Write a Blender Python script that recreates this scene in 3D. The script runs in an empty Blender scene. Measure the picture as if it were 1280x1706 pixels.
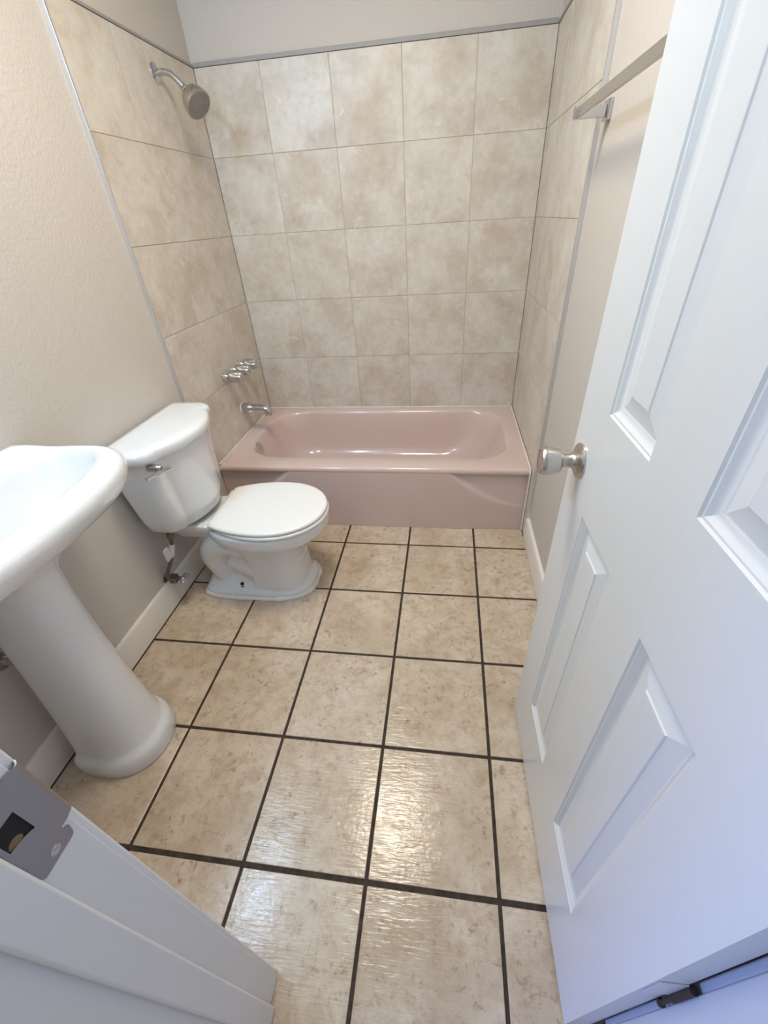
import bpy, bmesh, math, random
from mathutils import Vector, Matrix
random.seed(7)
C = bpy.context.scene.collection
PI = math.pi

# ------------------------------------------------------------------ camera
F_PX, CX, CY = 687.81, 646.07, 852.16          # image taken as 1280 x 1706
yaw, pitch, roll = -0.1621, -0.6188, -0.0679
fw = Vector((math.sin(yaw)*math.cos(pitch), math.cos(yaw)*math.cos(pitch), math.sin(pitch)))
rt = Vector((math.cos(yaw), -math.sin(yaw), 0.0))
up = rt.cross(fw)
rt, up = rt*math.cos(roll)+up*math.sin(roll), up*math.cos(roll)-rt*math.sin(roll)
cam_d = bpy.data.cameras.new('camera')
cam = bpy.data.objects.new('camera', cam_d)
C.objects.link(cam)
cam.matrix_world = Matrix(((rt.x, up.x, -fw.x, 1.1257), (rt.y, up.y, -fw.y, -1.0246),
                           (rt.z, up.z, -fw.z, 1.3161), (0, 0, 0, 1)))
cam_d.sensor_fit = 'VERTICAL'
cam_d.sensor_height = 36.0
cam_d.lens = F_PX/1706*36.0
cam_d.shift_x = (640-CX)/1706
cam_d.shift_y = (CY-853)/1706
cam_d.clip_start = 0.01
bpy.context.scene.camera = cam

# ------------------------------------------------------------------ world, lamps, exposure
sc = bpy.context.scene
sc.view_settings.view_transform = 'Standard'
sc.view_settings.look = 'None'
sc.view_settings.gamma = 1.0
sc.view_settings.use_curve_mapping = False
sc.view_settings.exposure = 0.10
world = bpy.data.worlds.new('daylight')
sc.world = world
world.use_nodes = True
world.node_tree.nodes['Background'].inputs[0].default_value = (0.98, 0.96, 1.0, 1)
world.node_tree.nodes['Background'].inputs[1].default_value = 0.36

def lamp(name, kind, loc, energy, col, **kw):
    d = bpy.data.lights.new(name, kind)
    d.energy = energy
    d.color = col
    for k, v in kw.items():
        setattr(d, k, v)
    o = bpy.data.objects.new(name, d)
    o.location = loc
    C.objects.link(o)
    return o
COOL = (0.48, 0.72, 1.0)
for yy in (-0.62, -0.44, -0.26):               # bulbs of an assumed vanity light above the sink, out of view
    lamp('assumed_vanity_bulb', 'POINT', (0.055, yy, 2.08), 7.7, COOL, shadow_soft_size=0.06)
lamp('assumed_ceiling_lamp', 'AREA', (0.80, 0.12, 2.37), 17.4, (1.0, 0.86, 0.69), shape='DISK', size=0.44)  # assumed ceiling fixture, out of view

hall_fill = lamp('added_hall_fill', 'AREA', (-0.75, -1.78, 0.50), 24.0, (0.14, 0.31, 1.0), shape='RECTANGLE', size=0.7, size_y=0.8)  # added lamp, no window built: assumed hall daylight, set low to tint hinge corner
hall_fill.rotation_euler = (Vector((1.39, -0.75, 0.35))-Vector((-0.75, -1.78, 0.50))).to_track_quat('-Z', 'Y').to_euler()

# ------------------------------------------------------------------ materials
def srgb(r, g, b):
    f = lambda c: ((c/255+0.055)/1.055)**2.4 if c > 10 else c/255/12.92
    return (f(r), f(g), f(b), 1)

def mat(name, col, rough=0.5, metal=0.0, coat=0.0, spec=0.5):
    m = bpy.data.materials.new(name)
    m.use_nodes = True
    p = m.node_tree.nodes['Principled BSDF']
    p.inputs['Base Color'].default_value = col
    p.inputs['Roughness'].default_value = rough
    p.inputs['Metallic'].default_value = metal
    p.inputs['Coat Weight'].default_value = coat
    p.inputs['Coat Roughness'].default_value = 0.05
    p.inputs['Specular IOR Level'].default_value = spec
    return m

class NT:
    def __init__(s, m):
        s.t = m.node_tree
        s.p = s.t.nodes['Principled BSDF']
    def n(s, kind, **kw):
        x = s.t.nodes.new(kind)
        for k, v in kw.items():
            if k[0] == '_':
                x.inputs[k[1:].replace('_', ' ')].default_value = v
            else:
                setattr(x, k, v)
        return x
    def l(s, a, b):
        s.t.links.new(a, b)
    def coords(s, scale=(1, 1, 1), rnd=False, kind='Object'):
        tc = s.n('ShaderNodeTexCoord')
        mp = s.n('ShaderNodeMapping')
        mp.inputs['Scale'].default_value = scale
        s.l(tc.outputs[kind], mp.inputs['Vector'])
        if rnd:
            oi = s.n('ShaderNodeObjectInfo')
            mu = s.n('ShaderNodeMath', operation='MULTIPLY')
            mu.inputs[1].default_value = 37.0
            s.l(oi.outputs['Random'], mu.inputs[0])
            cb = s.n('ShaderNodeCombineXYZ')
            for k in range(3):
                s.l(mu.outputs[0], cb.inputs[k])
            s.l(cb.outputs[0], mp.inputs['Location'])
        return mp.outputs[0]
    def noise(s, vec, scale, detail=4, rough=0.55, dist=0.0):
        x = s.n('ShaderNodeTexNoise', _Scale=scale, _Detail=detail, _Roughness=rough, _Distortion=dist)
        s.l(vec, x.inputs['Vector'])
        return x.outputs['Fac']
    def ramp(s, fac, stops):
        r = s.n('ShaderNodeValToRGB')
        e = r.color_ramp.elements
        while len(e) < len(stops):
            e.new(0.5)
        for k, (pos, col) in enumerate(stops):
            e[k].position = pos
            e[k].color = col
        s.l(fac, r.inputs[0])
        return r.outputs[0]
    def mix(s, fac, a, b, mode='MIX'):
        x = s.n('ShaderNodeMix', data_type='RGBA', blend_type=mode)
        if isinstance(fac, (int, float)):
            x.inputs[0].default_value = fac
        else:
            s.l(fac, x.inputs[0])
        for v, i in ((a, 6), (b, 7)):
            if isinstance(v, tuple):
                x.inputs[i].default_value = v
            else:
                s.l(v, x.inputs[i])
        return x.outputs[2]
    def bump(s, h, strength, dist=0.01, prev=None):
        b = s.n('ShaderNodeBump', _Strength=strength, _Distance=dist)
        s.l(h, b.inputs['Height'])
        if prev is not None:
            s.l(prev, b.inputs['Normal'])
        return b.outputs[0]

def paint(name, col, rough=0.55, strength=0.25, scale=170):
    m = mat(name, col, rough)
    t = NT(m)
    v = t.coords()
    h = t.noise(v, scale, 3, 0.5)
    h2 = t.ramp(h, [(0.38, (0, 0, 0, 1)), (0.68, (1, 1, 1, 1))])
    t.l(t.bump(h2, strength, 0.003), t.p.inputs['Normal'])
    return m

M = {}
M['wall_paint'] = paint('wall_paint', srgb(205, 199, 192), 0.6, 0.22, 100)
M['ceiling_paint'] = paint('ceiling_paint', srgb(235, 232, 224), 0.7, 0.2, 120)
M['trim_paint'] = paint('trim_paint', srgb(232, 228, 220), 0.35, 0.06, 60)
M['door_paint'] = paint('door_paint', srgb(223, 225, 226), 0.33, 0.06, 45)
M['porcelain'] = mat('porcelain', srgb(229, 233, 236), 0.12, 0, 0.6)
M['seat_plastic'] = mat('seat_plastic', srgb(238, 240, 240), 0.22, 0, 0.2)
M['caulk'] = mat('caulk', srgb(232, 226, 218), 0.5)
M['chrome'] = mat('chrome', (0.60, 0.60, 0.62, 1), 0.08, 1.0)
M['nickel'] = mat('nickel', (0.56, 0.53, 0.50, 1), 0.27, 1.0)
M['steel_plate'] = mat('steel_plate', (0.36, 0.34, 0.33, 1), 0.36, 1.0)
M['bar_metal'] = mat('bar_metal', (0.60, 0.57, 0.53, 1), 0.38, 1.0)
M['edge_metal'] = mat('edge_metal', (0.72, 0.73, 0.75, 1), 0.34, 0.85)
M['edge_metal_dull'] = mat('edge_metal_dull', (0.36, 0.355, 0.345, 1), 0.6, 0.15)
M['dark'] = mat('dark', (0.012, 0.010, 0.009, 1), 0.8)
M['raw_wood'] = mat('raw_wood', (0.20, 0.13, 0.07, 1), 0.9)
M['bronze'] = mat('bronze', (0.045, 0.036, 0.03, 1), 0.5, 0.3)
M['brass_dirty'] = mat('brass_dirty', (0.22, 0.18, 0.12, 1), 0.45, 0.8)
M['hose'] = mat('hose', (0.16, 0.145, 0.13, 1), 0.5, 0.5)
M['paper_tag'] = mat('paper_tag', (0.75, 0.73, 0.76, 1), 0.6)
M['spray_face'] = mat('spray_face', (0.30, 0.29, 0.28, 1), 0.45, 0.4)

# pink enamel
m = mat('pink_enamel', srgb(207, 172, 162), 0.16, 0, 0.5)
t = NT(m)
v = t.coords()
t.l(t.mix(t.noise(v, 2.2, 3), srgb(211, 189, 184), srgb(216, 195, 189)), t.p.inputs['Base Color'])
M['pink'] = m

# floor tile: warm beige stone with brown mottling, glossy, faintly ribbed glaze
m = mat('floor_tile', srgb(190, 170, 140), 0.3, spec=0.42)
t = NT(m)
v = t.coords(rnd=True)
base = t.ramp(t.noise(v, 5.5, 5, 0.6, 0.3), [(0.30, srgb(190, 173, 151)), (0.52, srgb(208, 193, 173)), (0.72, srgb(217, 206, 190))])
spk = t.ramp(t.noise(v, 48, 7, 0.72, 0.35), [(0.53, (0, 0, 0, 1)), (0.68, (1, 1, 1, 1))])
msk = t.ramp(t.noise(v, 10, 4, 0.6, 0.4), [(0.36, (0.10, 0.10, 0.10, 1)), (0.60, (0.95, 0.95, 0.95, 1))])
spk2 = t.mix(1.0, spk, msk, 'MULTIPLY')
cld = t.ramp(t.noise(v, 21, 7, 0.74, 0.3), [(0.44, (0, 0, 0, 1)), (0.66, (0.70, 0.70, 0.70, 1))])
base = t.mix(cld, base, srgb(174, 152, 126))
col = t.mix(spk2, base, srgb(152, 126, 98))
t.l(col, t.p.inputs['Base Color'])
v2 = t.coords(scale=(20, 150, 1), rnd=True)
v3 = t.coords(scale=(1, 1, 1), rnd=True)
b1 = t.bump(t.noise(v2, 1.0, 2, 0.5, 0.4), 0.60, 0.0013)
b2 = t.bump(t.noise(v3, 95, 3, 0.5), 0.26, 0.0014, b1)
t.l(b2, t.p.inputs['Normal'])
t.l(t.ramp(t.noise(v, 30, 3), [(0.3, (0.12, 0.12, 0.12, 1)), (0.7, (0.22, 0.22, 0.22, 1))]), t.p.inputs['Roughness'])
M['floor_tile'] = m
m = mat('floor_grout', srgb(58, 48, 40), 0.85)
t = NT(m)
v = t.coords()
t.l(t.ramp(t.noise(v, 60, 4), [(0.3, srgb(44, 36, 31)), (0.75, srgb(78, 66, 55))]), t.p.inputs['Base Color'])
M['floor_grout'] = m

# wall tile: pale greige with cloudy mottling and a few lighter fossil-like flecks
m = mat('wall_tile', srgb(200, 186, 168), 0.34)
t = NT(m)
v = t.coords(rnd=True)
base = t.ramp(t.noise(v, 6.0, 5, 0.62, 0.25), [(0.30, srgb(196, 186, 173)), (0.50, srgb(213, 207, 197)), (0.70, srgb(221, 218, 211))])
tan = t.ramp(t.noise(v, 4.2, 3, 0.5, 0.6), [(0.52, (0, 0, 0, 1)), (0.75, (0.55, 0.55, 0.55, 1))])
col = t.mix(tan, base, srgb(196, 178, 154))
flk = t.ramp(t.noise(v, 26, 6, 0.7, 1.2), [(0.56, (0, 0, 0, 1)), (0.64, (1, 1, 1, 1))])
fm = t.ramp(t.noise(v, 5.0, 2, 0.5), [(0.50, (0, 0, 0, 1)), (0.60, (0.9, 0.9, 0.9, 1))])
fl = t.mix(1.0, flk, fm, 'MULTIPLY')
fine = t.ramp(t.noise(v, 32, 5, 0.65), [(0.35, (0.90, 0.885, 0.865, 1)), (0.62, (1.03, 1.03, 1.03, 1))])
col = t.mix(0.8, col, fine, 'MULTIPLY')
col = t.mix(fl, col, srgb(226, 221, 212))
t.l(col, t.p.inputs['Base Color'])
b1 = t.bump(fl, 0.30, 0.002)
t.l(t.bump(t.noise(v, 14, 3), 0.10, 0.004, b1), t.p.inputs['Normal'])
M['wall_tile'] = m
M['wall_grout'] = mat('wall_grout', srgb(196, 186, 174), 0.85)

# ------------------------------------------------------------------ mesh helpers
class MB:
    def __init__(s):
        s.v, s.f, s.boxy = [], [], False
    def add(s, verts, faces):
        o = len(s.v)
        s.v += [tuple(q) for q in verts]
        s.f += [tuple(i+o for i in q) for q in faces]
        return s
    def box(s, x0, x1, y0, y1, z0, z1, bev=0.0, seg=2):
        s.boxy = True
        bm = bmesh.new()
        bmesh.ops.create_cube(bm, size=1)
        bmesh.ops.scale(bm, vec=(x1-x0, y1-y0, z1-z0), verts=bm.verts)
        bmesh.ops.translate(bm, vec=((x0+x1)/2, (y0+y1)/2, (z0+z1)/2), verts=bm.verts)
        if bev:
            bmesh.ops.bevel(bm, geom=bm.edges[:], offset=bev, segments=seg, profile=0.5, affect='EDGES')
        bm.verts.index_update()
        s.add([q.co for q in bm.verts], [[q.index for q in f.verts] for f in bm.faces])
        bm.free()
        return s
    def loft(s, loops, cap0=True, cap1=True, closed=True):
        n = len(loops[0])
        vv = [q for L in loops for q in L]
        ff = []
        for a in range(len(loops)-1):
            for i in range(n if closed else n-1):
                j = (i+1) % n
                ff.append((a*n+i, a*n+j, (a+1)*n+j, (a+1)*n+i))
        if cap0:
            ff.append(tuple(reversed(range(n))))
        if cap1:
            ff.append(tuple(range((len(loops)-1)*n, len(loops)*n)))
        return s.add(vv, ff)
    def lathe(s, o, axis, prof, n=32):
        """prof: (distance along axis, radius) pairs"""
        a = Vector(axis).normalized()
        u = a.orthogonal().normalized()
        w = a.cross(u)
        o = Vector(o)
        loops = []
        for d, r in prof:
            loops.append([o+a*d+(u*math.cos(2*PI*k/n)+w*math.sin(2*PI*k/n))*max(r, 1e-4) for k in range(n)])
        return s.loft(loops)
    def tube(s, path, r, n=14):
        pts = [Vector(q) for q in path]
        rr = r if isinstance(r, (list, tuple)) else [r]*len(pts)
        u = None
        loops = []
        for i, q in enumerate(pts):
            tg = (pts[min(i+1, len(pts)-1)]-pts[max(i-1, 0)]).normalized()
            u = tg.orthogonal().normalized() if u is None else (u-tg*u.dot(tg)).normalized()
            w = tg.cross(u)
            loops.append([q+(u*math.cos(2*PI*k/n)+w*math.sin(2*PI*k/n))*rr[i] for k in range(n)])
        return s.loft(loops)

def smooth_path(pts, n=8):
    """Catmull-Rom through the points"""
    P = [Vector(q) for q in pts]
    P = [P[0]*2-P[1]]+P+[P[-1]*2-P[-2]]
    out = []
    for i in range(1, len(P)-2):
        for k in range(n):
            x = k/n
            a, b, c, d = P[i-1], P[i], P[i+1], P[i+2]
            out.append(0.5*((2*b)+(c-a)*x+(2*a-5*b+4*c-d)*x*x+(3*b-a-3*c+d)*x**3))
    out.append(P[-2])
    return out

def mesh_from(name, mb, m, angle=35):
    me = bpy.data.meshes.new(name)
    me.from_pydata(mb.v, [], mb.f)
    bm = bmesh.new()
    bm.from_mesh(me)
    bmesh.ops.recalc_face_normals(bm, faces=bm.faces)
    bm.to_mesh(me)
    bm.free()
    me.materials.append(m)
    me.shade_smooth()
    me.set_sharp_from_angle(angle=math.radians(angle))
    return me

ROOT = {}
def obj(name, mb, m, parent=None, label=None, angle=35, mesh=None):
    """one mesh object; verts are in room coordinates, shifted to the parent's origin"""
    off = ROOT.get(parent.name, Vector()) if parent else Vector()
    if mesh is None:
        mb.v = [(a-off.x, b-off.y, c-off.z) for a, b, c in mb.v]
        mesh = mesh_from(name, mb, m, angle)
    o = bpy.data.objects.new(name, mesh)
    C.objects.link(o)
    if mb is not None and mb.boxy:
        wn = o.modifiers.new('wn', 'WEIGHTED_NORMAL')
        wn.keep_sharp = True
        wn.weight = 90
    if parent:
        o.parent = parent
        ROOT[o.name] = off
    if label:
        o['label'] = label
    return o

def thing(name, label, cat, loc, group=None, kind=None):
    o = bpy.data.objects.new(name, None)
    o.empty_display_size = 0.05
    C.objects.link(o)
    o.location = loc
    ROOT[o.name] = Vector(loc)
    o['label'] = label
    if cat: o['category'] = cat
    if group: o['group'] = group
    if kind: o['kind'] = kind
    return o

def struct(name, mb, m, label, angle=35):
    o = obj(name, mb, m, angle=angle)
    o['kind'] = 'structure'
    o['label'] = label
    return o

def resample(pts, n):
    P = [Vector((a, b)) for a, b in pts]
    P.append(P[0])
    d = [0.0]
    for a, b in zip(P, P[1:]):
        d.append(d[-1]+(b-a).length)
    out, k = [], 0
    for i in range(n):
        s_ = d[-1]*i/n
        while d[k+1] < s_:
            k += 1
        q = P[k].lerp(P[k+1], (s_-d[k])/max(d[k+1]-d[k], 1e-9))
        out.append((q.x, q.y))
    return out

def egg(xb, xm, xf, wb, hw, nf=2.0, nr=2.0, n=96, c=0.0, para=False):
    """outline in (x, y): rounded front at xf, widest hw at xm, back edge at xb with half width wb"""
    top = []
    for k in range(49):
        a = PI/2*k/48
        top.append((xm+(xf-xm)*math.cos(a)**(2/nf), hw*math.sin(a)**(2/nf)))
    for k in range(1, 49):
        a = PI/2*k/48
        if para:
            top.append((xm-(xm-xb)*k/48, wb+(hw-wb)*(1-(k/48)**2.2)))
        else:
            top.append((xm-(xm-xb)*math.sin(a)**(2/nr), wb+(hw-wb)*max(math.cos(a), 0)**(2/nr)))
    full = top+[(x, -w) for x, w in reversed(top[1:])]
    return [(x, c+w) for x, w in resample(full, n)]

def lift(outline, z):
    return [(x, y, z) for x, y in outline]

def sstep(a, b, x):
    q = min(max((x-a)/(b-a), 0), 1)
    return q*q*(3-2*q)

def remeshed(mb, voxel, smooth):
    me = bpy.data.meshes.new('tmp')
    me.from_pydata(mb.v, [], mb.f)
    bm = bmesh.new(); bm.from_mesh(me)
    bmesh.ops.recalc_face_normals(bm, faces=bm.faces)
    bm.to_mesh(me); bm.free()
    o = bpy.data.objects.new('tmp', me)
    C.objects.link(o)
    r = o.modifiers.new('r', 'REMESH'); r.mode = 'VOXEL'; r.voxel_size = voxel
    s_ = o.modifiers.new('s', 'SMOOTH'); s_.iterations = smooth; s_.factor = 0.5
    dg = bpy.context.evaluated_depsgraph_get()
    ev = o.evaluated_get(dg)
    m2 = ev.to_mesh()
    out = MB()
    out.v = [tuple(q.co) for q in m2.vertices]
    out.f = [tuple(q.vertices) for q in m2.polygons]
    ev.to_mesh_clear()
    bpy.data.objects.remove(o)
    bpy.data.meshes.remove(me)
    return out

# ------------------------------------------------------------------ room dimensions (metres)
W, YB, H = 1.524, 1.436, 0.3486           # tile-to-tile width, tiled back wall, tub rim height
XL, XR, YBP = -0.010, 1.534, 1.446        # painted planes
YF = -0.923                               # room side of the door wall
YH = -1.045                               # hall side of the door wall
CEIL = 2.40
TRIM_Y, TRIM_YR, ZTOP = 0.5894, 0.606, 1.888
OX0, OX1, OZ = 0.780, 1.452, 2.06         # rough door opening

# ------------------------------------------------------------------ setting
wall_left = struct('wall_left', MB().box(XL-0.1, XL, YH, YBP+0.1, 0, CEIL), M['wall_paint'], 'beige orange peel painted wall behind the sink and toilet')
wall_back = struct('wall_back', MB().box(XL, XR, YBP, YBP+0.1, 0, CEIL), M['wall_paint'], 'wall behind the tub, tiled below and painted cream above')
wall_right = struct('wall_right', MB().box(XR, XR+0.1, YH, YBP+0.1, 0, CEIL), M['wall_paint'], 'cream painted wall behind the open door')
mb = MB().box(XL, OX0, YH, YF, 0, CEIL).box(OX1, XR, YH, YF, 0, CEIL).box(OX0, OX1, YH, YF, OZ, CEIL)
struct('wall_front', mb, M['wall_paint'], 'painted wall with the doorway')
struct('ceiling', MB().box(XL-0.1, XR+0.1, YH, YBP+0.1, CEIL, CEIL+0.08), M['ceiling_paint'], 'white ceiling')
floor = struct('floor', MB().box(XL-0.1, XR+0.1, -2.0, YBP+0.1, -0.06, -0.0035), M['floor_grout'], 'beige square tiled floor with dark brown grout')

# tiles: shared meshes by size
tile_cache = {}
def tile_mesh(sx, sy, th, m, bev):
    key = (round(sx, 4), round(sy, 4), m.name)
    if key not in tile_cache:
        bm = MB().box(-sx/2, sx/2, -sy/2, sy/2, -th, 0, bev, 2)
        tile_cache[key] = mesh_from('tile', bm, m, 10)
    return tile_cache[key]
def tile(parent, centre, rot, sx, sy, th, m, bev):
    o = bpy.data.objects.new('tile', tile_mesh(sx, sy, th, m, bev))
    o.matrix_world = Matrix.Translation(centre) @ rot
    C.objects.link(o)
    o.parent = parent
    return o

FX = [XL+0.012, 0.3281, 0.6463, 0.9645, 1.2827, XR-0.012]
FY = [0.681, 0.525, 0.2068, -0.1114, -0.4296, -0.7478, -1.066, -1.384, -1.702]
g = 0.0045
for i in range(5):
    for j in range(8):
        x0, x1 = FX[i]+g*(i > 0), FX[i+1]-g*(i < 4)
        y1, y0 = FY[j]-g*(j > 0)-(0.0015 if j == 5 else 0), FY[j+1]+g+(0.0015 if j == 4 else 0)
        tl = Matrix.Rotation(random.uniform(-0.003, 0.003), 4, 'X') @ Matrix.Rotation(random.uniform(-0.003, 0.003), 4, 'Y')
        tile(floor, Vector(((x0+x1)/2, (y0+y1)/2, random.uniform(-0.0006, 0))), tl, x1-x0, y1-y0, 0.009, M['floor_tile'], 0.0018)

ZR = [0.0, H, 0.660, 0.9688, 1.2776, 1.5864, ZTOP]
gw = 0.0011
# back wall
obj('grout', MB().box(0, W, YBP-0.0075, YBP, H-0.05, ZTOP-0.002), M['wall_grout'], wall_back)
BX = [0.0, 0.2957, 0.6031, 0.9105, 1.2179, W]
RB = Matrix.Rotation(PI/2, 4, 'X')             # face towards -y
for i in range(5):
    for j in range(1, 6):
        x0, x1, z0, z1 = BX[i]+gw, BX[i+1]-gw, ZR[j]+gw, ZR[j+1]-gw
        if j == 1: z0 = H-0.01
        tile(wall_back, Vector(((x0+x1)/2, YB+random.uniform(0, 0.0006), (z0+z1)/2)), RB, x1-x0, z1-z0, 0.009, M['wall_tile'], 0.0012)
# side walls
RL = Matrix.Rotation(PI/2, 4, 'Z') @ Matrix.Rotation(PI/2, 4, 'X')     # local x -> +y, local y -> z, face +x
RR = Matrix.Rotation(-PI/2, 4, 'Z') @ Matrix.Rotation(PI/2, 4, 'X')    # face -x
for wall, rot, xf, ty, s_ in ((wall_left, RL, 0.0, TRIM_Y, 1), (wall_right, RR, W, TRIM_YR, -1)):
    x0, x1 = (XL, -0.0025) if s_ > 0 else (W+0.0025, XR)
    obj('grout', MB().box(x0, x1, ty+0.004, YB, 0.002, ZTOP-0.002), M['wall_grout'], wall)
    YS = [ty+0.004, 0.885, 1.190, YB-0.001]
    for i in range(3):
        for j in range(0, 6):
            y0, y1, z0, z1 = YS[i]+gw, YS[i+1]-gw, ZR[j]+gw, ZR[j+1]-gw
            if j == 0:
                if i > 0: continue
                z0 = 0.001
                y1 = 0.885-gw
            tile(wall, Vector((xf-s_*random.uniform(0, 0.0006), (y0+y1)/2, (z0+z1)/2)), rot, y1-y0, z1-z0, 0.009, M['wall_tile'], 0.0012)

# metal edge strips of the tiling
struct('trim_1', MB().box(XL, 0.0045, TRIM_Y-0.005, TRIM_Y+0.004, 0.002, ZTOP+0.009, 0.002), M['edge_metal'], 'bright metal strip down the edge of the left tiling')
struct('trim_2', MB().box(XL, 0.0035, TRIM_Y+0.004, YB, ZTOP, ZTOP+0.009, 0.002), M['edge_metal_dull'], 'metal strip along the top of the left tiling')
struct('trim_3', MB().box(0.0035, W-0.0035, YB-0.0035, YBP, ZTOP, ZTOP+0.015, 0.002), M['edge_metal_dull'], 'grey metal strip along the top of the back tiling')
struct('trim_4', MB().box(W-0.0035, XR, TRIM_YR+0.004, YB, ZTOP, ZTOP+0.010, 0.002), M['edge_metal_dull'], 'metal strip along the top of the right tiling')
struct('trim_5', MB().box(W-0.0035, XR, TRIM_YR-0.006, TRIM_YR+0.004, 0.126, ZTOP+0.010, 0.002), M['edge_metal'], 'metal strip down the edge of the right tiling')

# baseboards (a small dark gap is left above the floor)
def baseboard(x0, x1, y0, y1, inner):
    loops = []
    for y in (y0, y1):
        if inner > 0:
            L = [(x0, y, 0.006), (x1, y, 0.006), (x1, y, 0.118), (x1-0.003, y, 0.125), (x1-0.006, y, 0.128), (x0, y, 0.128)]
        else:
            L = [(x1, y, 0.003), (x0, y, 0.003), (x0, y, 0.115), (x0+0.003, y, 0.122), (x0+0.006, y, 0.125), (x1, y, 0.125)]
        loops.append(L)
    return MB().loft(loops)
struct('baseboard_left', baseboard(XL, 0.003, YF, TRIM_Y-0.005, 1), M['trim_paint'], 'cream painted baseboard below sink and toilet', 50)
struct('baseboard_right', baseboard(1.519, XR, YF, TRIM_YR-0.001, -1), M['trim_paint'], 'cream painted baseboard between tub and door', 50)

# ------------------------------------------------------------------ door frame
JX0, JX1 = 0.800, 1.432
YS0, YS1 = -0.963, -1.003                  # door stop
jl = struct('trim_6', MB().box(OX0, JX0, YH, YF+0.003, 0.001, OZ, 0.002), M['door_paint'], 'white door jamb with the metal strike plate')
obj('door_stop', MB().box(JX0, JX0+0.011, YS1, YS0, 0.002, OZ-0.02, 0.004, 3), M['door_paint'], jl)
jr = struct('trim_7', MB().box(JX1, OX1, YH, YF, 0.001, OZ, 0.002), M['door_paint'], 'white door jamb on the hinge side')
obj('door_stop', MB().box(JX1-0.011, JX1, YS1, YS0-0.006, 0.002, OZ-0.02, 0.004, 3), M['door_paint'], jr)
struct('trim_8', MB().box(JX0, JX1, YH, YF, OZ-0.02, OZ, 0.002), M['door_paint'], 'white head jamb of the doorway')
struct('trim_9', MB().box(0.735, 0.796, YF, YF+0.011, 0.002, 2.11, 0.003, 3), M['door_paint'], 'white casing on the room side of the latch jamb')
struct('trim_10', MB().box(1.437, 1.50, YF, YF+0.011, 0.129, 2.11, 0.003, 3), M['door_paint'], 'white casing on the room side of the hinge jamb')

# strike plate with latch hole, lip and screw
def plate2d(outer, holes, th):
    cu = bpy.data.curves.new('c', 'CURVE')
    cu.dimensions = '2D'; cu.fill_mode = 'BOTH'; cu.extrude = th/2; cu.bevel_depth = 0.0
    for P in [outer]+holes:
        sp = cu.splines.new('POLY')
        sp.points.add(len(P)-1)
        for q, (a, b) in zip(sp.points, P):
            q.co = (a, b, 0, 1)
        sp.use_cyclic_u = True
    o = bpy.data.objects.new('c', cu)
    C.objects.link(o)
    ev = o.evaluated_get(bpy.context.evaluated_depsgraph_get())
    m2 = ev.to_mesh()
    out = MB()
    out.v = [tuple(q.co) for q in m2.vertices]
    out.f = [tuple(q.vertices) for q in m2.polygons]
    ev.to_mesh_clear()
    bpy.data.objects.remove(o)
    return out
def arc(cx, cy, r, a0, a1, n=6):
    return [(cx+r*math.cos(a0+(a1-a0)*k/n), cy+r*math.sin(a0+(a1-a0)*k/n)) for k in range(n+1)]
# coordinates: a = y (towards the room), b = z
ya, yb2 = -0.9615, -0.9265
outer = (arc(ya+0.004, 0.881, 0.004, PI, 1.5*PI)+arc(yb2-0.005, 0.882, 0.005, -PI/2, 0)
         + [(yb2+0.001, 0.890), (yb2-0.003, 0.893), (yb2-0.003, 0.897)]
         + arc(YF-0.0005, 0.902, 0.005, -PI/2, 0)+arc(YF-0.0005, 0.982, 0.005, 0, PI/2)
         + [(yb2-0.003, 0.987), (yb2-0.003, 0.991), (yb2, 0.994)]+arc(yb2-0.005, 1.003, 0.005, 0, PI/2)
         + arc(ya+0.004, 1.004, 0.004, PI/2, PI))
hole = [(-0.9385, 0.926), (-0.9385, 0.958), (-0.958, 0.958)]+[(-0.958+0.0195*k/8, 0.926+0.006*(1-(k/8)**2)) for k in range(8)]
pl = plate2d(outer, [hole], 0.0016)
pl.v = [(JX0+0.0012+c, a, b) for a, b, c in pl.v]
strike = obj('strike_plate', pl, M['steel_plate'], jl, 'brushed metal strike plate')
lip = []
for zz in (0.899, 0.985):
    L = []
    for (r_) in (0.0, 0.0016):
        q = [(JX0+0.0004+r_*1.0, YF+0.0035, zz)]
        q += [(JX0-0.004+math.cos(a)*(0.0045+r_), YF+0.0045+math.sin(a)*(0.004+r_), zz) for a in [PI/2*k/6 for k in range(7)]]
        L += q if r_ == 0 else q[::-1]
    lip.append(L)
obj('lip', MB().loft(lip), M['steel_plate'], strike)
obj('screw', MB().lathe((JX0+0.0015, -0.943, 0.887), (1, 0, 0), [(0, 0.0052), (0.0008, 0.005), (0.0012, 0.0035), (0.0008, 0.0015), (0.0004, 0.0)], 20), M['nickel'], strike)
obj('latch_hole_shade', MB().box(JX0-0.001, JX0+0.0003, -0.9605, -0.936, 0.922, 0.962), M['dark'], jl)  # flat near-black sheet, paints the shade inside the latch hole
obj('torn_wood', MB().lathe((JX0+0.0003, -0.951, 0.932), (1, 0, 0), [(0, 0.006), (0.0007, 0.004), (0.001, 0.0005)], 9), M['raw_wood'], jl)

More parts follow.
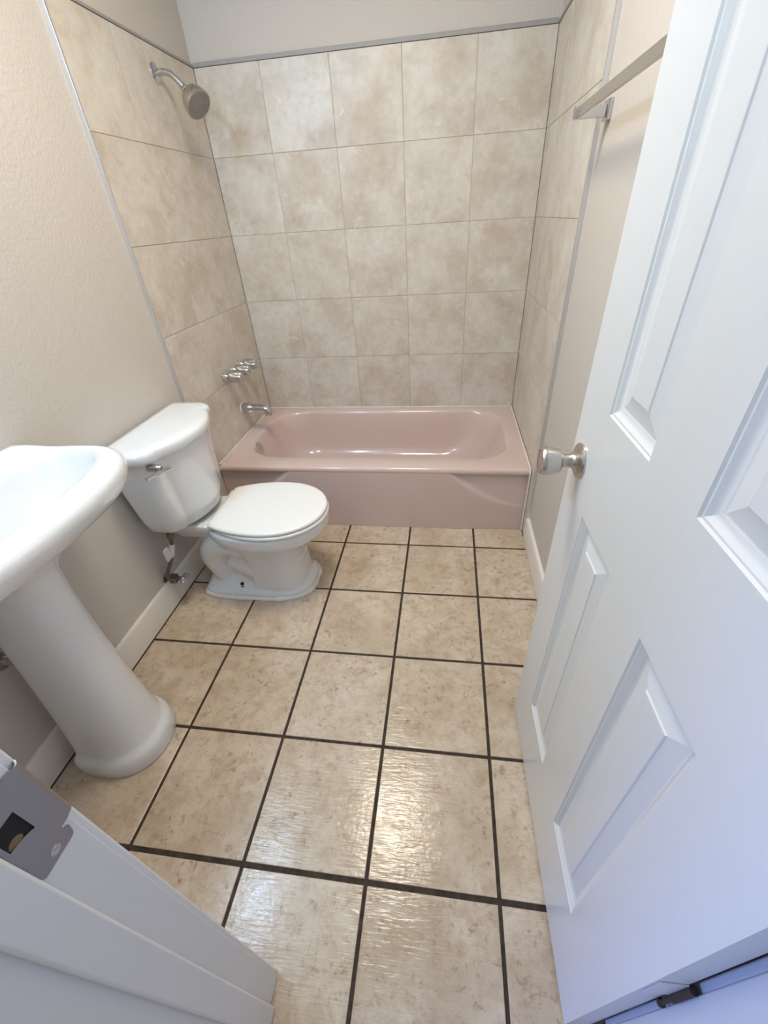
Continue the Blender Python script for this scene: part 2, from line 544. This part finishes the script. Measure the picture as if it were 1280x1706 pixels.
# ------------------------------------------------------------------ door, swung into the room
DA, DB = Vector((1.374, -0.266, 0)), Vector((1.389, -0.917, 0))
dt = (DA-DB).normalized()                     # from hinge to latch edge
dn = Vector((dt.y, -dt.x, 0))                 # away from the camera
if dn.x < 0: dn = -dn
DW, DT, DZ0, DZ1 = 0.6512, 0.035, 0.010, 2.035
def dp(s_, d_, z):                            # along the door, depth into the leaf, height
    q = DB+dt*s_+dn*d_
    return (q.x, q.y, z)
door = thing('door_1', 'open white six panel door swung in against the right wall', None, (DB.x, DB.y, 0), kind='structure')
SX = [0, 0.119, 0.2665, 0.3835, 0.5315, DW]
SZ = [DZ0, 0.226, 0.856, 1.049, 1.645, 1.745, 1.925, DZ1]
mb = MB()
for side in (0, 1):
    for i in range(5):
        for j in range(7):
            if i in (1, 3) and j in (1, 3, 5):
                # moulded sticking around the opening
                x0, x1, z0, z1 = SX[i], SX[i+1], SZ[j], SZ[j+1]
                loops = []
                for ins, dep in ((0, 0), (0.0025, 0.0028), (0.005, 0.0032), (0.009, 0.0065), (0.014, 0.0095), (0.016, 0.0100), (0.0185, 0.0112)):
                    dd = dep if side == 0 else DT-dep
                    loops.append([dp(x0+ins, dd, z0+ins), dp(x1-ins, dd, z0+ins), dp(x1-ins, dd, z1-ins), dp(x0+ins, dd, z1-ins)])
                mb.loft(loops, False, False)
            else:
                dd = 0 if side == 0 else DT
                mb.add([dp(SX[i], dd, SZ[j]), dp(SX[i+1], dd, SZ[j]), dp(SX[i+1], dd, SZ[j+1]), dp(SX[i], dd, SZ[j+1])], [(0, 1, 2, 3)])
for s0 in (0, DW):
    mb.add([dp(s0, 0, DZ0), dp(s0, DT, DZ0), dp(s0, DT, DZ1), dp(s0, 0, DZ1)], [(0, 1, 2, 3)])
for z in (DZ0, DZ1):
    mb.add([dp(0, 0, z), dp(DW, 0, z), dp(DW, DT, z), dp(0, DT, z)], [(0, 1, 2, 3)])
# weld
tmp = bpy.data.meshes.new('t'); tmp.from_pydata(mb.v, [], mb.f)
bm = bmesh.new(); bm.from_mesh(tmp); bmesh.ops.remove_doubles(bm, verts=bm.verts, dist=1e-5)
bm.verts.index_update()
mb = MB(); mb.v = [tuple(q.co) for q in bm.verts]; mb.f = [tuple(q.index for q in f.verts) for f in bm.faces]
bm.free(); bpy.data.meshes.remove(tmp)
obj('frame', mb, M['door_paint'], door, angle=28)
for i in (1, 3):
    for j in (1, 3, 5):
        x0, x1, z0, z1 = SX[i]+0.0175, SX[i+1]-0.0175, SZ[j]+0.0175, SZ[j+1]-0.0175
        loops = []
        prof = [(0.0, 0.0110), (0.0025, 0.0108), (0.027, 0.0048), (0.0285, 0.0030), (0.0300, 0.0026)]
        seq = [(a, b) for a, b in reversed(prof)]+[(a, DT-b) for a, b in prof]
        for ins, dd in seq:
            loops.append([dp(x0+ins, dd, z0+ins), dp(x1-ins, dd, z0+ins), dp(x1-ins, dd, z1-ins), dp(x0+ins, dd, z1-ins)])
        obj('panel', MB().loft(loops), M['door_paint'], door, angle=8)
# knob, both sides
for sgn, d0 in ((-1, 0.0), (1, DT)):
    ax = dn*sgn
    base = Vector(dp(0.603, d0, 0.931))
    k = obj('knob', MB().lathe(base+ax*0.034, ax, [(0, 0.0125), (0.0008, 0.0185), (0.003, 0.0215), (0.008, 0.0232), (0.018, 0.0252), (0.028, 0.0268), (0.034, 0.0262), (0.0375, 0.0238), (0.0385, 0.0205), (0.0375, 0.018), (0.0365, 0.0)], 40), M['nickel'], door, 'satin nickel knob')
    obj('rose', MB().lathe(base, ax, [(0, 0.0325), (0.003, 0.0325), (0.0055, 0.030), (0.008, 0.024), (0.012, 0.0165), (0.018, 0.0125), (0.034, 0.0118)], 40), M['nickel'], k)
# hinges: painted leaf, bare dark knuckles
for zc in (0.535, 1.80):
    hx = Vector(dp(-0.004, DT+0.004, 0))
    hb = MB()
    for q in range(5):
        hb.lathe((hx.x, hx.y, zc-0.036+q*0.0145), (0, 0, 1), [(0, 0.0045), (0.0005, 0.005), (0.0135, 0.005), (0.014, 0.0045)], 14)
    hg = obj('hinge', hb, M['bronze'], door, 'dark bronze hinge')
    a, b = Vector(dp(-0.0015, DT-0.030, 0)), Vector(dp(-0.0015, DT+0.003, 0))
    lf = MB().add([(a.x, a.y, zc-0.036), (b.x, b.y, zc-0.036), (b.x, b.y, zc+0.036), (a.x, a.y, zc+0.036),
            (a.x, a.y+0.0012, zc-0.036), (b.x, b.y+0.0012, zc-0.036), (b.x, b.y+0.0012, zc+0.036), (a.x, a.y+0.0012, zc+0.036)],
           [(0, 1, 2, 3), (7, 6, 5, 4), (0, 4, 5, 1), (1, 5, 6, 2), (2, 6, 7, 3), (3, 7, 4, 0)])
    obj('hinge_leaf', lf, M['door_paint'], hg, 'painted hinge leaf')
    obj('hinge_pin', MB().lathe((hx.x, hx.y, zc-0.085), (0, 0, 1), [(0, 0.002), (0.001, 0.0045), (0.008, 0.005), (0.010, 0.003), (0.052, 0.003)], 14), M['bronze'], hg)

# ------------------------------------------------------------------ bathtub
tub = thing('bathtub', 'pink enamelled alcove bathtub between the tiled walls', 'bathtub', (W/2, 1.05, 0))
TY0, TX0, TX1 = 0.664, 0.002, W-0.002
ccx, ccy = W/2, 1.07
def poly_ray(poly, ang):
    d = Vector((math.cos(ang), math.sin(ang)))
    best = None
    n = len(poly)
    for i in range(n):
        a = Vector(poly[i])-Vector((ccx, ccy)); b = Vector(poly[(i+1) % n])-Vector((ccx, ccy))
        e = b-a
        den = d.x*e.y-d.y*e.x
        if abs(den) < 1e-12: continue
        tt = (a.x*e.y-a.y*e.x)/den
        uu = (a.x*d.y-a.y*d.x)/den
        if tt > 0 and -1e-6 <= uu <= 1+1e-6:
            best = tt if best is None else min(best, tt)
    return (ccx+d.x*best, ccy+d.y*best)
def rrect(x0, x1, y0, y1, rl, rr):
    return (arc(x1-rr, y1-rr, rr, 0, PI/2, 14)+arc(x0+rl, y1-rl, rl, PI/2, PI, 14)
            + arc(x0+rl, y0+rl, rl, PI, 1.5*PI, 14)+arc(x1-rr, y0+rr, rr, 1.5*PI, 2*PI, 14))
def rect(x0, x1, y0, y1):
    return [(x1, y1), (x0, y1), (x0, y0), (x1, y0)]
yb_ = YB-0.003
angs = sorted([2*PI*k/180 for k in range(180)]+[math.atan2(y-ccy, x-ccx) % (2*PI) for x, y in rect(TX0, TX1, TY0, yb_)])
def loop(poly, z):
    return [(*poly_ray(poly, a), z) for a in angs]
loops = [loop(rect(TX0, TX1, TY0+0.016, yb_), H-0.035), loop(rect(TX0, TX1, TY0+0.003, yb_), H-0.029), loop(rect(TX0, TX1, TY0, yb_), H-0.022), loop(rect(TX0, TX1, TY0, yb_), H-0.014), loop(rect(TX0, TX1, TY0+0.003, yb_), H-0.006),
         loop(rect(TX0, TX1, TY0+0.009, yb_), H-0.001), loop(rect(TX0, TX1, TY0+0.015, yb_), H),
         loop(rrect(0.072, 1.452, 0.766, 1.388, 0.20, 0.17), H-0.001), loop(rrect(0.078, 1.446, 0.772, 1.382, 0.20, 0.17), H-0.004),
         loop(rrect(0.084, 1.440, 0.778, 1.376, 0.20, 0.17), H-0.012), loop(rrect(0.090, 1.434, 0.783, 1.371, 0.20, 0.17), H-0.026),
         loop(rrect(0.118, 1.385, 0.800, 1.356, 0.19, 0.17), 0.22), loop(rrect(0.140, 1.325, 0.815, 1.342, 0.18, 0.17), 0.13),
         loop(rrect(0.165, 1.280, 0.835, 1.322, 0.17, 0.16), 0.085), loop(rrect(0.21, 1.22, 0.88, 1.28, 0.14, 0.14), 0.062), loop(rrect(0.30, 1.12, 0.95, 1.20, 0.1, 0.1), 0.055)]
obj('basin', MB().loft(loops, False, True), M['pink'], tub, angle=60)
# apron with the sculpted corners
CV = [(1.10, 0.41), (1.15, 0.341), (1.214, 0.276), (1.302, 0.211), (1.380, 0.172), (1.442, 0.152), (1.53, 0.135)]
def zc_(x):
    x = max(x, W-x)
    if x <= CV[0][0]: return 0.41+(CV[0][0]-x)*1.5
    for (a, b), (c, d_) in zip(CV, CV[1:]):
        if x <= c: return b+(d_-b)*(x-a)/(c-a)
    return CV[-1][1]
def slope_(x):
    return (zc_(x+0.01)-zc_(x-0.01))/0.02
NXA, NZA = 150, 44
vv, ff = [], []
for i in range(NXA+1):
    x = TX0+(TX1-TX0)*i/NXA
    for j in range(NZA+1):
        z = 0.001+(H-0.026)*j/NZA
        dist = (z-zc_(x))/math.sqrt(1+slope_(x)**2)
        s1 = sstep(-0.011, 0.011, dist)
        xm = max(x, W-x)
        low = 0.012*sstep(1.18, 1.48, xm)
        y = TY0+0.0012+(low+(0.0155-low)*s1)
        vv.append((x, y, z))
for i in range(NXA):
    for j in range(NZA):
        a = i*(NZA+1)+j
        ff.append((a, a+NZA+1, a+NZA+2, a+1))
nb = len(vv)
obj('apron', MB().add(vv, ff), M['pink'], tub, angle=60)
# caulk along the walls
cb = MB()
for pts in ([(0.006, TY0+0.012, H+0.002), (0.006, YB-0.006, H+0.002)], [(0.006, YB-0.006, H+0.002), (W-0.006, YB-0.006, H+0.002)],
            [(W-0.006, YB-0.006, H+0.002), (W-0.006, TY0+0.010, H+0.002), (W-0.006, TY0+0.001, H-0.006), (W-0.006, TY0-0.001, H-0.02)],
            [(W-0.006, TY0, H-0.02), (W-0.006, TY0+0.002, 0.006)]):
    n = 24
    path = []
    for (a, b) in zip(pts, pts[1:]):
        for k in range(n):
            path.append(Vector(a).lerp(Vector(b), k/n))
    path.append(Vector(pts[-1]))
    cb.tube(path, [0.0042*random.uniform(0.8, 1.15) for _ in path], 8)
obj('caulk_bead', cb, M['caulk'], tub, 'white caulk bead')
# overflow plate
oc = Vector((0.0935, 0.955, 0.300))
ov = obj('overflow_plate', MB().lathe(oc, (1, 0, 0.28), [(0, 0.030), (0.003, 0.034), (0.008, 0.033), (0.012, 0.027), (0.0145, 0.014), (0.015, 0.0)], 30), M['chrome'], tub, 'round chrome overflow plate')

# ------------------------------------------------------------------ tub valves, spout, shower head
def valve(y, z, label):
    th = thing('tub_valve_handle', label, 'faucet handle', (0.0, y, z), 'chrome tub faucet handles')
    obj('escutcheon', MB().lathe((0.0, y, z), (1, 0, 0), [(0, 0.027), (0.004, 0.027), (0.009, 0.022), (0.018, 0.0145), (0.030, 0.0135)], 28), M['chrome'], th)
    mb = MB()
    n = 48
    prof = [(0.026, 0.018), (0.030, 0.026), (0.038, 0.0295), (0.050, 0.0295), (0.062, 0.0265), (0.078, 0.0245), (0.094, 0.0240), (0.100, 0.0205), (0.103, 0.013), (0.104, 0.001)]
    loops = []
    for d_, r in prof:
        loops.append([(d_, y+r*(1+0.10*math.cos(4*a)*(d_ > 0.06))*math.cos(a), z+r*(1+0.10*math.cos(4*a)*(d_ > 0.06))*math.sin(a)) for a in [2*PI*k/n for k in range(n)]])
    obj('handle', mb.loft(loops), M['chrome'], th, angle=50)
valve(0.972, 0.697, 'chrome tub faucet handle nearest the toilet, front of the row of three')
valve(1.072, 0.701, 'middle chrome tub faucet handle of the row of three')
valve(1.168, 0.703, 'chrome tub faucet handle nearest the back wall in the row of three')

sp = thing('tub_spout', 'chrome tub spout low on the left tiled wall above the tub rim', 'tub spout', (0, 1.075, 0.487))
path = smooth_path([(0.004, 1.075, 0.489), (0.05, 1.075, 0.489), (0.10, 1.075, 0.487), (0.130, 1.075, 0.483), (0.142, 1.075, 0.477), (0.147, 1.075, 0.464), (0.148, 1.075, 0.452)], 6)
rads = []
for q in path:
    rads.append(0.030 if q.x < 0.045 else 0.031-0.0075*sstep(0.045, 0.058, q.x))
obj('spout_body', MB().tube(path, rads, 24), M['chrome'], sp, angle=50)
obj('diverter_knob', MB().lathe((0.138, 1.075, 0.494), (0, 0, 1), [(0, 0.003), (0.006, 0.003), (0.007, 0.0055), (0.012, 0.0055), (0.0135, 0.003)], 16), M['chrome'], sp)
obj('caulk_ring', MB().lathe((0, 1.075, 0.489), (1, 0, 0), [(0, 0.034), (0.004, 0.033), (0.007, 0.030)], 24), M['caulk'], sp, 'white caulk ring')

sh = thing('shower_head', 'chrome shower head on a bent arm high on the left tiled wall', 'shower head', (0, 1.10, 1.808))
obj('flange', MB().lathe((0, 1.10, 1.808), (1, 0, 0), [(0, 0.032), (0.0025, 0.031), (0.006, 0.025), (0.010, 0.014), (0.011, 0.0115)], 32), M['chrome'], sh)
arm = smooth_path([(0.004, 1.10, 1.808), (0.035, 1.10, 1.809), (0.060, 1.10, 1.801), (0.080, 1.101, 1.784), (0.105, 1.103, 1.757)], 8)
obj('arm', MB().tube(arm, 0.0108, 16), M['chrome'], sh)
hd = Vector((0.66, -0.24, -0.70)).normalized()
hb = Vector((0.103, 1.103, 1.758))
obj('collar', MB().lathe(hb-hd*0.012, hd, [(0, 0.0125), (0.002, 0.0135), (0.014, 0.0135), (0.016, 0.012), (0.022, 0.012)], 20), M['chrome'], sh)
head = obj('head', MB().lathe(hb+hd*0.008, hd, [(0, 0.014), (0.005, 0.019), (0.010, 0.029), (0.018, 0.039), (0.032, 0.0475), (0.050, 0.0525), (0.060, 0.0540), (0.064, 0.0535), (0.0655, 0.0505), (0.064, 0.0)], 44), M['nickel'], sh, angle=40)
face = obj('spray_face', MB().lathe(hb+hd*0.0725, hd, [(0, 0.0498), (0.0010, 0.0495), (0.0016, 0.041), (0.0010, 0.031), (0.0020, 0.022), (0.0022, 0.0)], 40), M['spray_face'], head)
u_ = hd.orthogonal().normalized(); w_ = hd.cross(u_)
nz = MB()
for rr_, k_ in ((0.012, 8), (0.023, 15), (0.034, 22), (0.044, 30)):
    for k in range(k_):
        a = 2*PI*k/k_
        nz.lathe(hb+hd*0.0738+u_*rr_*math.cos(a)+w_*rr_*math.sin(a), hd, [(0, 0.0016), (0.0022, 0.0012)], 6)
o = obj('nozzles', nz, M['nickel'], head)
o['kind'] = 'stuff'

# ------------------------------------------------------------------ towel bar
tb = thing('towel_bar', 'square brushed metal towel bar high on the right wall behind the door', 'towel bar', (XR, 0.22, 1.51))
BXC = 1.452
obj('bar', MB().box(BXC-0.004, BXC+0.005, -0.105, 0.515, 1.500, 1.521, 0.0008), M['bar_metal'], tb)
for yy in (0.530, -0.120):
    q = obj('bracket', MB().box(XR-0.012, XR, yy-0.022, yy+0.022, 1.490, 1.534, 0.003).box(BXC-0.010, XR-0.012, yy-0.012 if yy > 0 else yy-0.008, yy+0.008 if yy > 0 else yy+0.012, 1.498, 1.523, 0.002), M['chrome'], tb, 'polished chrome bracket')
    obj('end_cap', MB().box(BXC-0.012, BXC+0.008, yy-0.022 if yy > 0 else yy+0.012, yy-0.012 if yy > 0 else yy+0.022, 1.497, 1.524, 0.0015), M['chrome'], q)

# ------------------------------------------------------------------ toilet
TC = 0.262
to = thing('toilet', 'white two piece toilet with closed lid in front of the pink tub', 'toilet', (0.33, TC, 0))
def E(z, **k):
    return lift(egg(c=TC, **k), z)
mb = MB()
mb.loft([E(0.0, xb=0.095, xm=0.33, xf=0.572, wb=0.085, hw=0.136, nf=2.9, nr=3.2), E(0.024, xb=0.095, xm=0.33, xf=0.572, wb=0.085, hw=0.136, nf=2.9, nr=3.2),
         E(0.034, xb=0.100, xm=0.33, xf=0.565, wb=0.082, hw=0.130, nf=2.9, nr=3.2), E(0.042, xb=0.107, xm=0.33, xf=0.556, wb=0.078, hw=0.122, nf=2.9, nr=3.2),
         E(0.065, xb=0.118, xm=0.33, xf=0.545, wb=0.066, hw=0.104, nf=2.7, nr=3.0), E(0.10, xb=0.128, xm=0.33, xf=0.535, wb=0.055, hw=0.085, nf=2.5, nr=2.8), E(0.15, xb=0.14, xm=0.33, xf=0.52, wb=0.04, hw=0.07, nf=2.5, nr=2.8)])
# front column and bowl
mb.loft([E(0.02, xb=0.30, xm=0.42, xf=0.556, wb=0.115, hw=0.121, nf=2.6, nr=2.5), E(0.06, xb=0.33, xm=0.43, xf=0.548, wb=0.108, hw=0.121, nf=2.6, nr=3.5),
         E(0.12, xb=0.335, xm=0.43, xf=0.541, wb=0.104, hw=0.117, nf=2.5, nr=3.5), E(0.18, xb=0.33, xm=0.43, xf=0.543, wb=0.100, hw=0.115, nf=2.4, nr=3.5),
         E(0.225, xb=0.31, xm=0.43, xf=0.556, wb=0.098, hw=0.120, nf=2.3, nr=2.6), E(0.262, xb=0.28, xm=0.43, xf=0.588, wb=0.100, hw=0.135, nf=2.2, nr=2.2),
         E(0.290, xb=0.25, xm=0.435, xf=0.622, wb=0.100, hw=0.158, nf=2.1), E(0.302, xb=0.235, xm=0.44, xf=0.640, wb=0.100, hw=0.168, nf=2.1),
         E(0.309, xb=0.225, xm=0.44, xf=0.660, wb=0.105, hw=0.180, nf=2.05), E(0.330, xb=0.22, xm=0.44, xf=0.669, wb=0.108, hw=0.186, nf=2.05), E(0.358, xb=0.22, xm=0.44, xf=0.672, wb=0.108, hw=0.187, nf=2.05),
         E(0.366, xb=0.224, xm=0.44, xf=0.668, wb=0.104, hw=0.183, nf=2.05)])
# rear web and tank deck
mb.box(0.135, 0.42, TC-0.084, TC+0.084, 0.06, 0.33, 0.03, 3)
mb.loft([[(x, y, z) for x, y in resample(rrect(0.035, 0.30, TC-w, TC+w, 0.03, 0.03), 60)] for z, w in ((0.285, 0.075), (0.325, 0.100), (0.345, 0.112), (0.366, 0.113), (0.371, 0.108))])
# trapway bulges on both sides
for s_ in (-1, 1):
    pth = smooth_path([(0.45, TC+s_*0.042, 0.088), (0.36, TC+s_*0.056, 0.118), (0.305, TC+s_*0.060, 0.148), (0.25, TC+s_*0.050, 0.180)], 6)
    mb.tube(pth, [0.056]*len(pth), 20)
    pth = smooth_path([(0.46, TC+s_*0.045, 0.165), (0.38, TC+s_*0.050, 0.212), (0.30, TC+s_*0.056, 0.256), (0.215, TC+s_*0.060, 0.256), (0.168, TC+s_*0.056, 0.200), (0.178, TC+s_*0.050, 0.12), (0.20, TC+s_*0.044, 0.04)], 6)
    mb.tube(pth, [0.054+0.010*math.sin(PI*k/(len(pth)-1)) for k in range(len(pth))], 20)
bowl = obj('bowl', remeshed(mb, 0.004, 5), M['porcelain'], to, angle=80)
# seat and lid
seat_o = lambda k, z, ins: E(z, xb=0.250+ins, xm=0.45, xf=0.675-ins, wb=0.132-ins, hw=0.189-ins, nf=2.05, para=True)
obj('seat', MB().loft([seat_o(0, 0.369, 0.006), seat_o(0, 0.372, 0.001), seat_o(0, 0.379, 0.0), seat_o(0, 0.383, 0.003), seat_o(0, 0.3845, 0.010)]), M['seat_plastic'], to, angle=50)
lid_o = lambda z, ins: E(z, xb=0.232+ins, xm=0.45, xf=0.671-ins, wb=0.136-ins, hw=0.186-ins, nf=2.05, para=True)
obj('seat_lid', MB().loft([lid_o(0.3865, 0.007), lid_o(0.388, 0.002), lid_o(0.394, 0.0), lid_o(0.399, 0.002), lid_o(0.4025, 0.008), lid_o(0.4035, 0.020), lid_o(0.4048, 0.06), lid_o(0.4052, 0.10)]), M['seat_plastic'], to, angle=50)
for s_ in (-1, 1):
    obj('hinge_cap', MB().box(0.212, 0.250, TC+s_*0.112-0.022, TC+s_*0.112+0.022, 0.370, 0.3855, 0.005, 3), M['seat_plastic'], to)
# tank
def tank_loop(z, x0, xf, bow, y0, y1, r):
    """back flat, front bowed"""
    P = []
    for k in range(25):
        q = k/24
        y = y0+r+(y1-y0-2*r)*q
        P.append((xf+bow*(1-(2*q-1)**2), y))
    P = P+arc(xf-r, y1-r, r, 0.0, PI/2, 8)[1:]+arc(x0+0.02, y1-0.02, 0.02, PI/2, PI, 5)+arc(x0+0.02, y0+0.02, 0.02, PI, 1.5*PI, 5)+arc(xf-r, y0+r, r, -PI/2, 0, 8)[:-1]
    return lift(resample(P, 110), z)
TKL = [(0.377, 0.055, 0.125, 0.035, 0.115, 0.409, 0.045), (0.384, 0.040, 0.150, 0.042, 0.088, 0.436, 0.05), (0.40, 0.028, 0.163, 0.048, 0.074, 0.450, 0.055),
       (0.45, 0.022, 0.170, 0.052, 0.062, 0.462, 0.06), (0.56, 0.016, 0.168, 0.057, 0.050, 0.474, 0.06), (0.66, 0.013, 0.174, 0.060, 0.038, 0.486, 0.06), (0.703, 0.013, 0.175, 0.060, 0.036, 0.488, 0.06)]
obj('tank', MB().loft([tank_loop(*q) for q in TKL]), M['porcelain'], to, angle=60)
LDL = [(0.702, 0.008, 0.180, 0.062, 0.030, 0.494, 0.06), (0.706, 0.004, 0.187, 0.063, 0.022, 0.502, 0.063), (0.715, 0.003, 0.190, 0.064, 0.018, 0.506, 0.065), (0.732, 0.003, 0.190, 0.064, 0.018, 0.506, 0.065),
       (0.740, 0.005, 0.186, 0.064, 0.022, 0.502, 0.063), (0.745, 0.012, 0.178, 0.061, 0.032, 0.492, 0.06), (0.7475, 0.03, 0.155, 0.05, 0.06, 0.464, 0.055)]
obj('tank_lid', MB().loft([tank_loop(*q) for q in LDL]), M['porcelain'], to, angle=60)
# flush lever
lv = obj('flush_lever', MB().tube(smooth_path([(0.220, 0.078, 0.676), (0.218, 0.056, 0.679), (0.208, 0.022, 0.682), (0.198, -0.014, 0.685)], 5), [0.0085]*5+[0.0075]*5+[0.006]*6, 12), M['chrome'], to, 'chrome flush lever')
obj('pivot', MB().lathe((0.158, 0.060, 0.684), (1, 0, 0), [(0, 0.0135), (0.034, 0.0135), (0.042, 0.0125), (0.048, 0.008), (0.050, 0)], 24), M['chrome'], lv)
# floor bolt and caulk
obj('floor_bolt', MB().lathe((0.276, 0.158, 0.052), (-0.05, -0.6, 1), [(0, 0.015), (0.004, 0.0145), (0.005, 0.008), (0.014, 0.007), (0.015, 0.001)], 14), M['dark'], to, 'bare dark floor bolt')
cz = E(0.004, xb=0.092, xm=0.33, xf=0.576, wb=0.087, hw=0.139, nf=2.9, nr=3.2)
cpath = [Vector(q) for q in cz]+[Vector(cz[0])]
obj('caulk_bead', MB().tube(cpath, [0.0095*random.uniform(0.75, 1.3) for _ in cpath], 8), M['caulk'], to, 'lumpy white caulk round the base')

# water shut-off below the tank
wv = thing('water_shutoff_valve', 'old metal shutoff valve with braided hose on the wall below the toilet tank', 'valve', (XL, 0.10, 0.135))
obj('stub_pipe', MB().tube([(XL, 0.088, 0.140), (0.02, 0.088, 0.140)], 0.008, 14).lathe((XL, 0.088, 0.140), (1, 0, 0), [(0, 0.022), (0.003, 0.021), (0.006, 0.010)], 20), M['brass_dirty'], wv)
obj('valve_body', MB().box(0.008, 0.038, 0.074, 0.104, 0.122, 0.156, 0.004, 2).tube([(0.036, 0.090, 0.140), (0.066, 0.092, 0.139)], 0.008, 12).tube([(0.022, 0.080, 0.150), (0.022, 0.066, 0.160), (0.022, 0.063, 0.178)], 0.008, 12), M['brass_dirty'], wv)
hp = MB()
loops = []
for d_, r in ((0.062, 0.012), (0.064, 0.021), (0.074, 0.023), (0.079, 0.019), (0.080, 0.001)):
    loops.append([(d_, 0.092+1.15*r*(1+0.12*math.cos(6*a))*math.cos(a), 0.139+0.85*r*(1+0.12*math.cos(6*a))*math.sin(a)) for a in [2*PI*k/36 for k in range(36)]])
obj('valve_handle', hp.loft(loops), M['chrome'], wv, 'oval chrome valve handle')
hose = smooth_path([(0.022, 0.063, 0.176), (0.034, 0.072, 0.205), (0.060, 0.093, 0.265), (0.076, 0.101, 0.32), (0.084, 0.105, 0.374)], 8)
obj('supply_hose', MB().tube(hose, 0.0072, 12), M['hose'], wv, 'dark braided supply hose')
obj('hose_nut', MB().lathe((0.083, 0.105, 0.347), (0, 0, 1), [(0, 0.012), (0.004, 0.0135), (0.022, 0.0135), (0.025, 0.012)], 8), M['brass_dirty'], wv)
tg = MB()
tg.loft([[(0.060+0.011*math.cos(a)+(z-0.265)*0.3, 0.093+0.011*math.sin(a)+(z-0.265)*0.15, z) for a in [2*PI*k/16 for k in range(16)]] for z in (0.262, 0.318)])
tg.loft([[(0.056, 0.080, z), (0.066, 0.086, z), (0.064, 0.062, z-0.004), (0.058, 0.060, z-0.004)] for z in (0.264, 0.314)])
obj('hose_tag', tg, M['paper_tag'], wv, 'white paper tag wrapped round the hose')

# ------------------------------------------------------------------ pedestal sink
SC = -0.455
sk = thing('pedestal_sink', 'white pedestal sink with wide rounded basin on the left wall', 'sink', (0.17, SC, 0))
def S(z, xb, xm, xf, wb, hw, nf=2.0, nr=2.5, raise_=0.0):
    out = []
    for x, y in egg(xb, xm, xf, wb, hw, nf, nr, 120, SC):
        out.append((x, y, z+raise_*max(0, 1-max(x, 0)/0.10)**2))
    return out
X0 = XL+0.002
loops = [S(0.700, 0.06, 0.13, 0.222, 0.06, 0.074), S(0.712, 0.045, 0.13, 0.232, 0.09, 0.102), S(0.728, 0.02, 0.14, 0.248, 0.14, 0.160, 2.2), S(0.746, X0, 0.15, 0.272, 0.20, 0.222, 2.3), S(0.762, X0, 0.16, 0.298, 0.23, 0.282, 2.4),
         S(0.774, X0, 0.17, 0.322, 0.255, 0.318, 2.5), S(0.782, X0, 0.18, 0.336, 0.26, 0.330, 2.5), S(0.797, X0, 0.18, 0.354, 0.265, 0.338, 2.5), S(0.828, X0, 0.18, 0.370, 0.27, 0.344, 2.5, raise_=0.012),
         S(0.845, X0, 0.18, 0.368, 0.27, 0.343, 2.5, raise_=0.022), S(0.855, X0+0.001, 0.18, 0.360, 0.265, 0.337, 2.5, raise_=0.021), S(0.861, X0+0.004, 0.18, 0.346, 0.258, 0.328, 2.5, raise_=0.022), S(0.8625, X0+0.012, 0.18, 0.330, 0.25, 0.320, 2.5, raise_=0.022),
         S(0.8615, 0.045, 0.17, 0.300, 0.215, 0.314, 2.5, raise_=0.018), S(0.856, 0.058, 0.17, 0.288, 0.20, 0.306, 2.5, raise_=0.016), S(0.842, 0.068, 0.17, 0.280, 0.19, 0.296, 2.5), S(0.80, 0.080, 0.17, 0.268, 0.17, 0.268, 2.4),
         S(0.755, 0.10, 0.17, 0.245, 0.12, 0.205, 2.2), S(0.732, 0.13, 0.17, 0.215, 0.06, 0.11), S(0.726, 0.155, 0.172, 0.19, 0.012, 0.02)]
obj('basin', MB().loft(loops), M['porcelain'], sk, angle=70)
def Pd(z, xb, xf, wb, hw, c):
    return [(x, y+c-SC, z) for x, y, _ in S(z, xb, xb+(xf-xb)*0.42, xf, wb, hw, 2.2, 2.4)]
PD = [(0.0, 0.055, 0.286, 0.105, 0.121, -0.478), (0.004, 0.053, 0.289, 0.107, 0.123, -0.478), (0.050, 0.056, 0.284, 0.102, 0.118, -0.478), (0.062, 0.060, 0.279, 0.098, 0.112, -0.477), (0.070, 0.064, 0.270, 0.092, 0.105, -0.477), (0.085, 0.066, 0.265, 0.090, 0.101, -0.476),
      (0.15, 0.068, 0.257, 0.084, 0.095, -0.474), (0.28, 0.070, 0.249, 0.077, 0.087, -0.469), (0.42, 0.070, 0.243, 0.070, 0.078, -0.463), (0.54, 0.068, 0.240, 0.064, 0.073, -0.458), (0.63, 0.064, 0.241, 0.062, 0.073, -0.455), (0.685, 0.06, 0.246, 0.064, 0.076, -0.455), (0.705, 0.055, 0.252, 0.070, 0.086, -0.455), (0.722, 0.05, 0.262, 0.080, 0.100, -0.455), (0.742, 0.045, 0.275, 0.095, 0.125, -0.455)]
obj('pedestal', MB().loft([Pd(*q) for q in PD]), M['porcelain'], sk, angle=50)

# shut-off valve below the sink
wv = thing('sink_shutoff_valve', 'chrome shutoff valve on the wall behind the pedestal sink', 'valve', (XL, -0.50, 0.43))
obj('escutcheon', MB().lathe((XL, -0.505, 0.425), (1, 0, 0), [(0, 0.026), (0.004, 0.025), (0.008, 0.012), (0.03, 0.009)], 24), M['chrome'], wv)
obj('valve_body', MB().tube([(0.015, -0.505, 0.425), (0.040, -0.505, 0.425)], 0.011, 14).tube([(0.030, -0.505, 0.425), (0.030, -0.505, 0.60)], 0.005, 10), M['chrome'], wv)
obj('valve_handle', MB().lathe((0.040, -0.505, 0.425), (1, 0, 0), [(0, 0.006), (0.006, 0.006), (0.007, 0.017), (0.014, 0.018), (0.016, 0.012), (0.0165, 0)], 18), M['bronze'], wv)
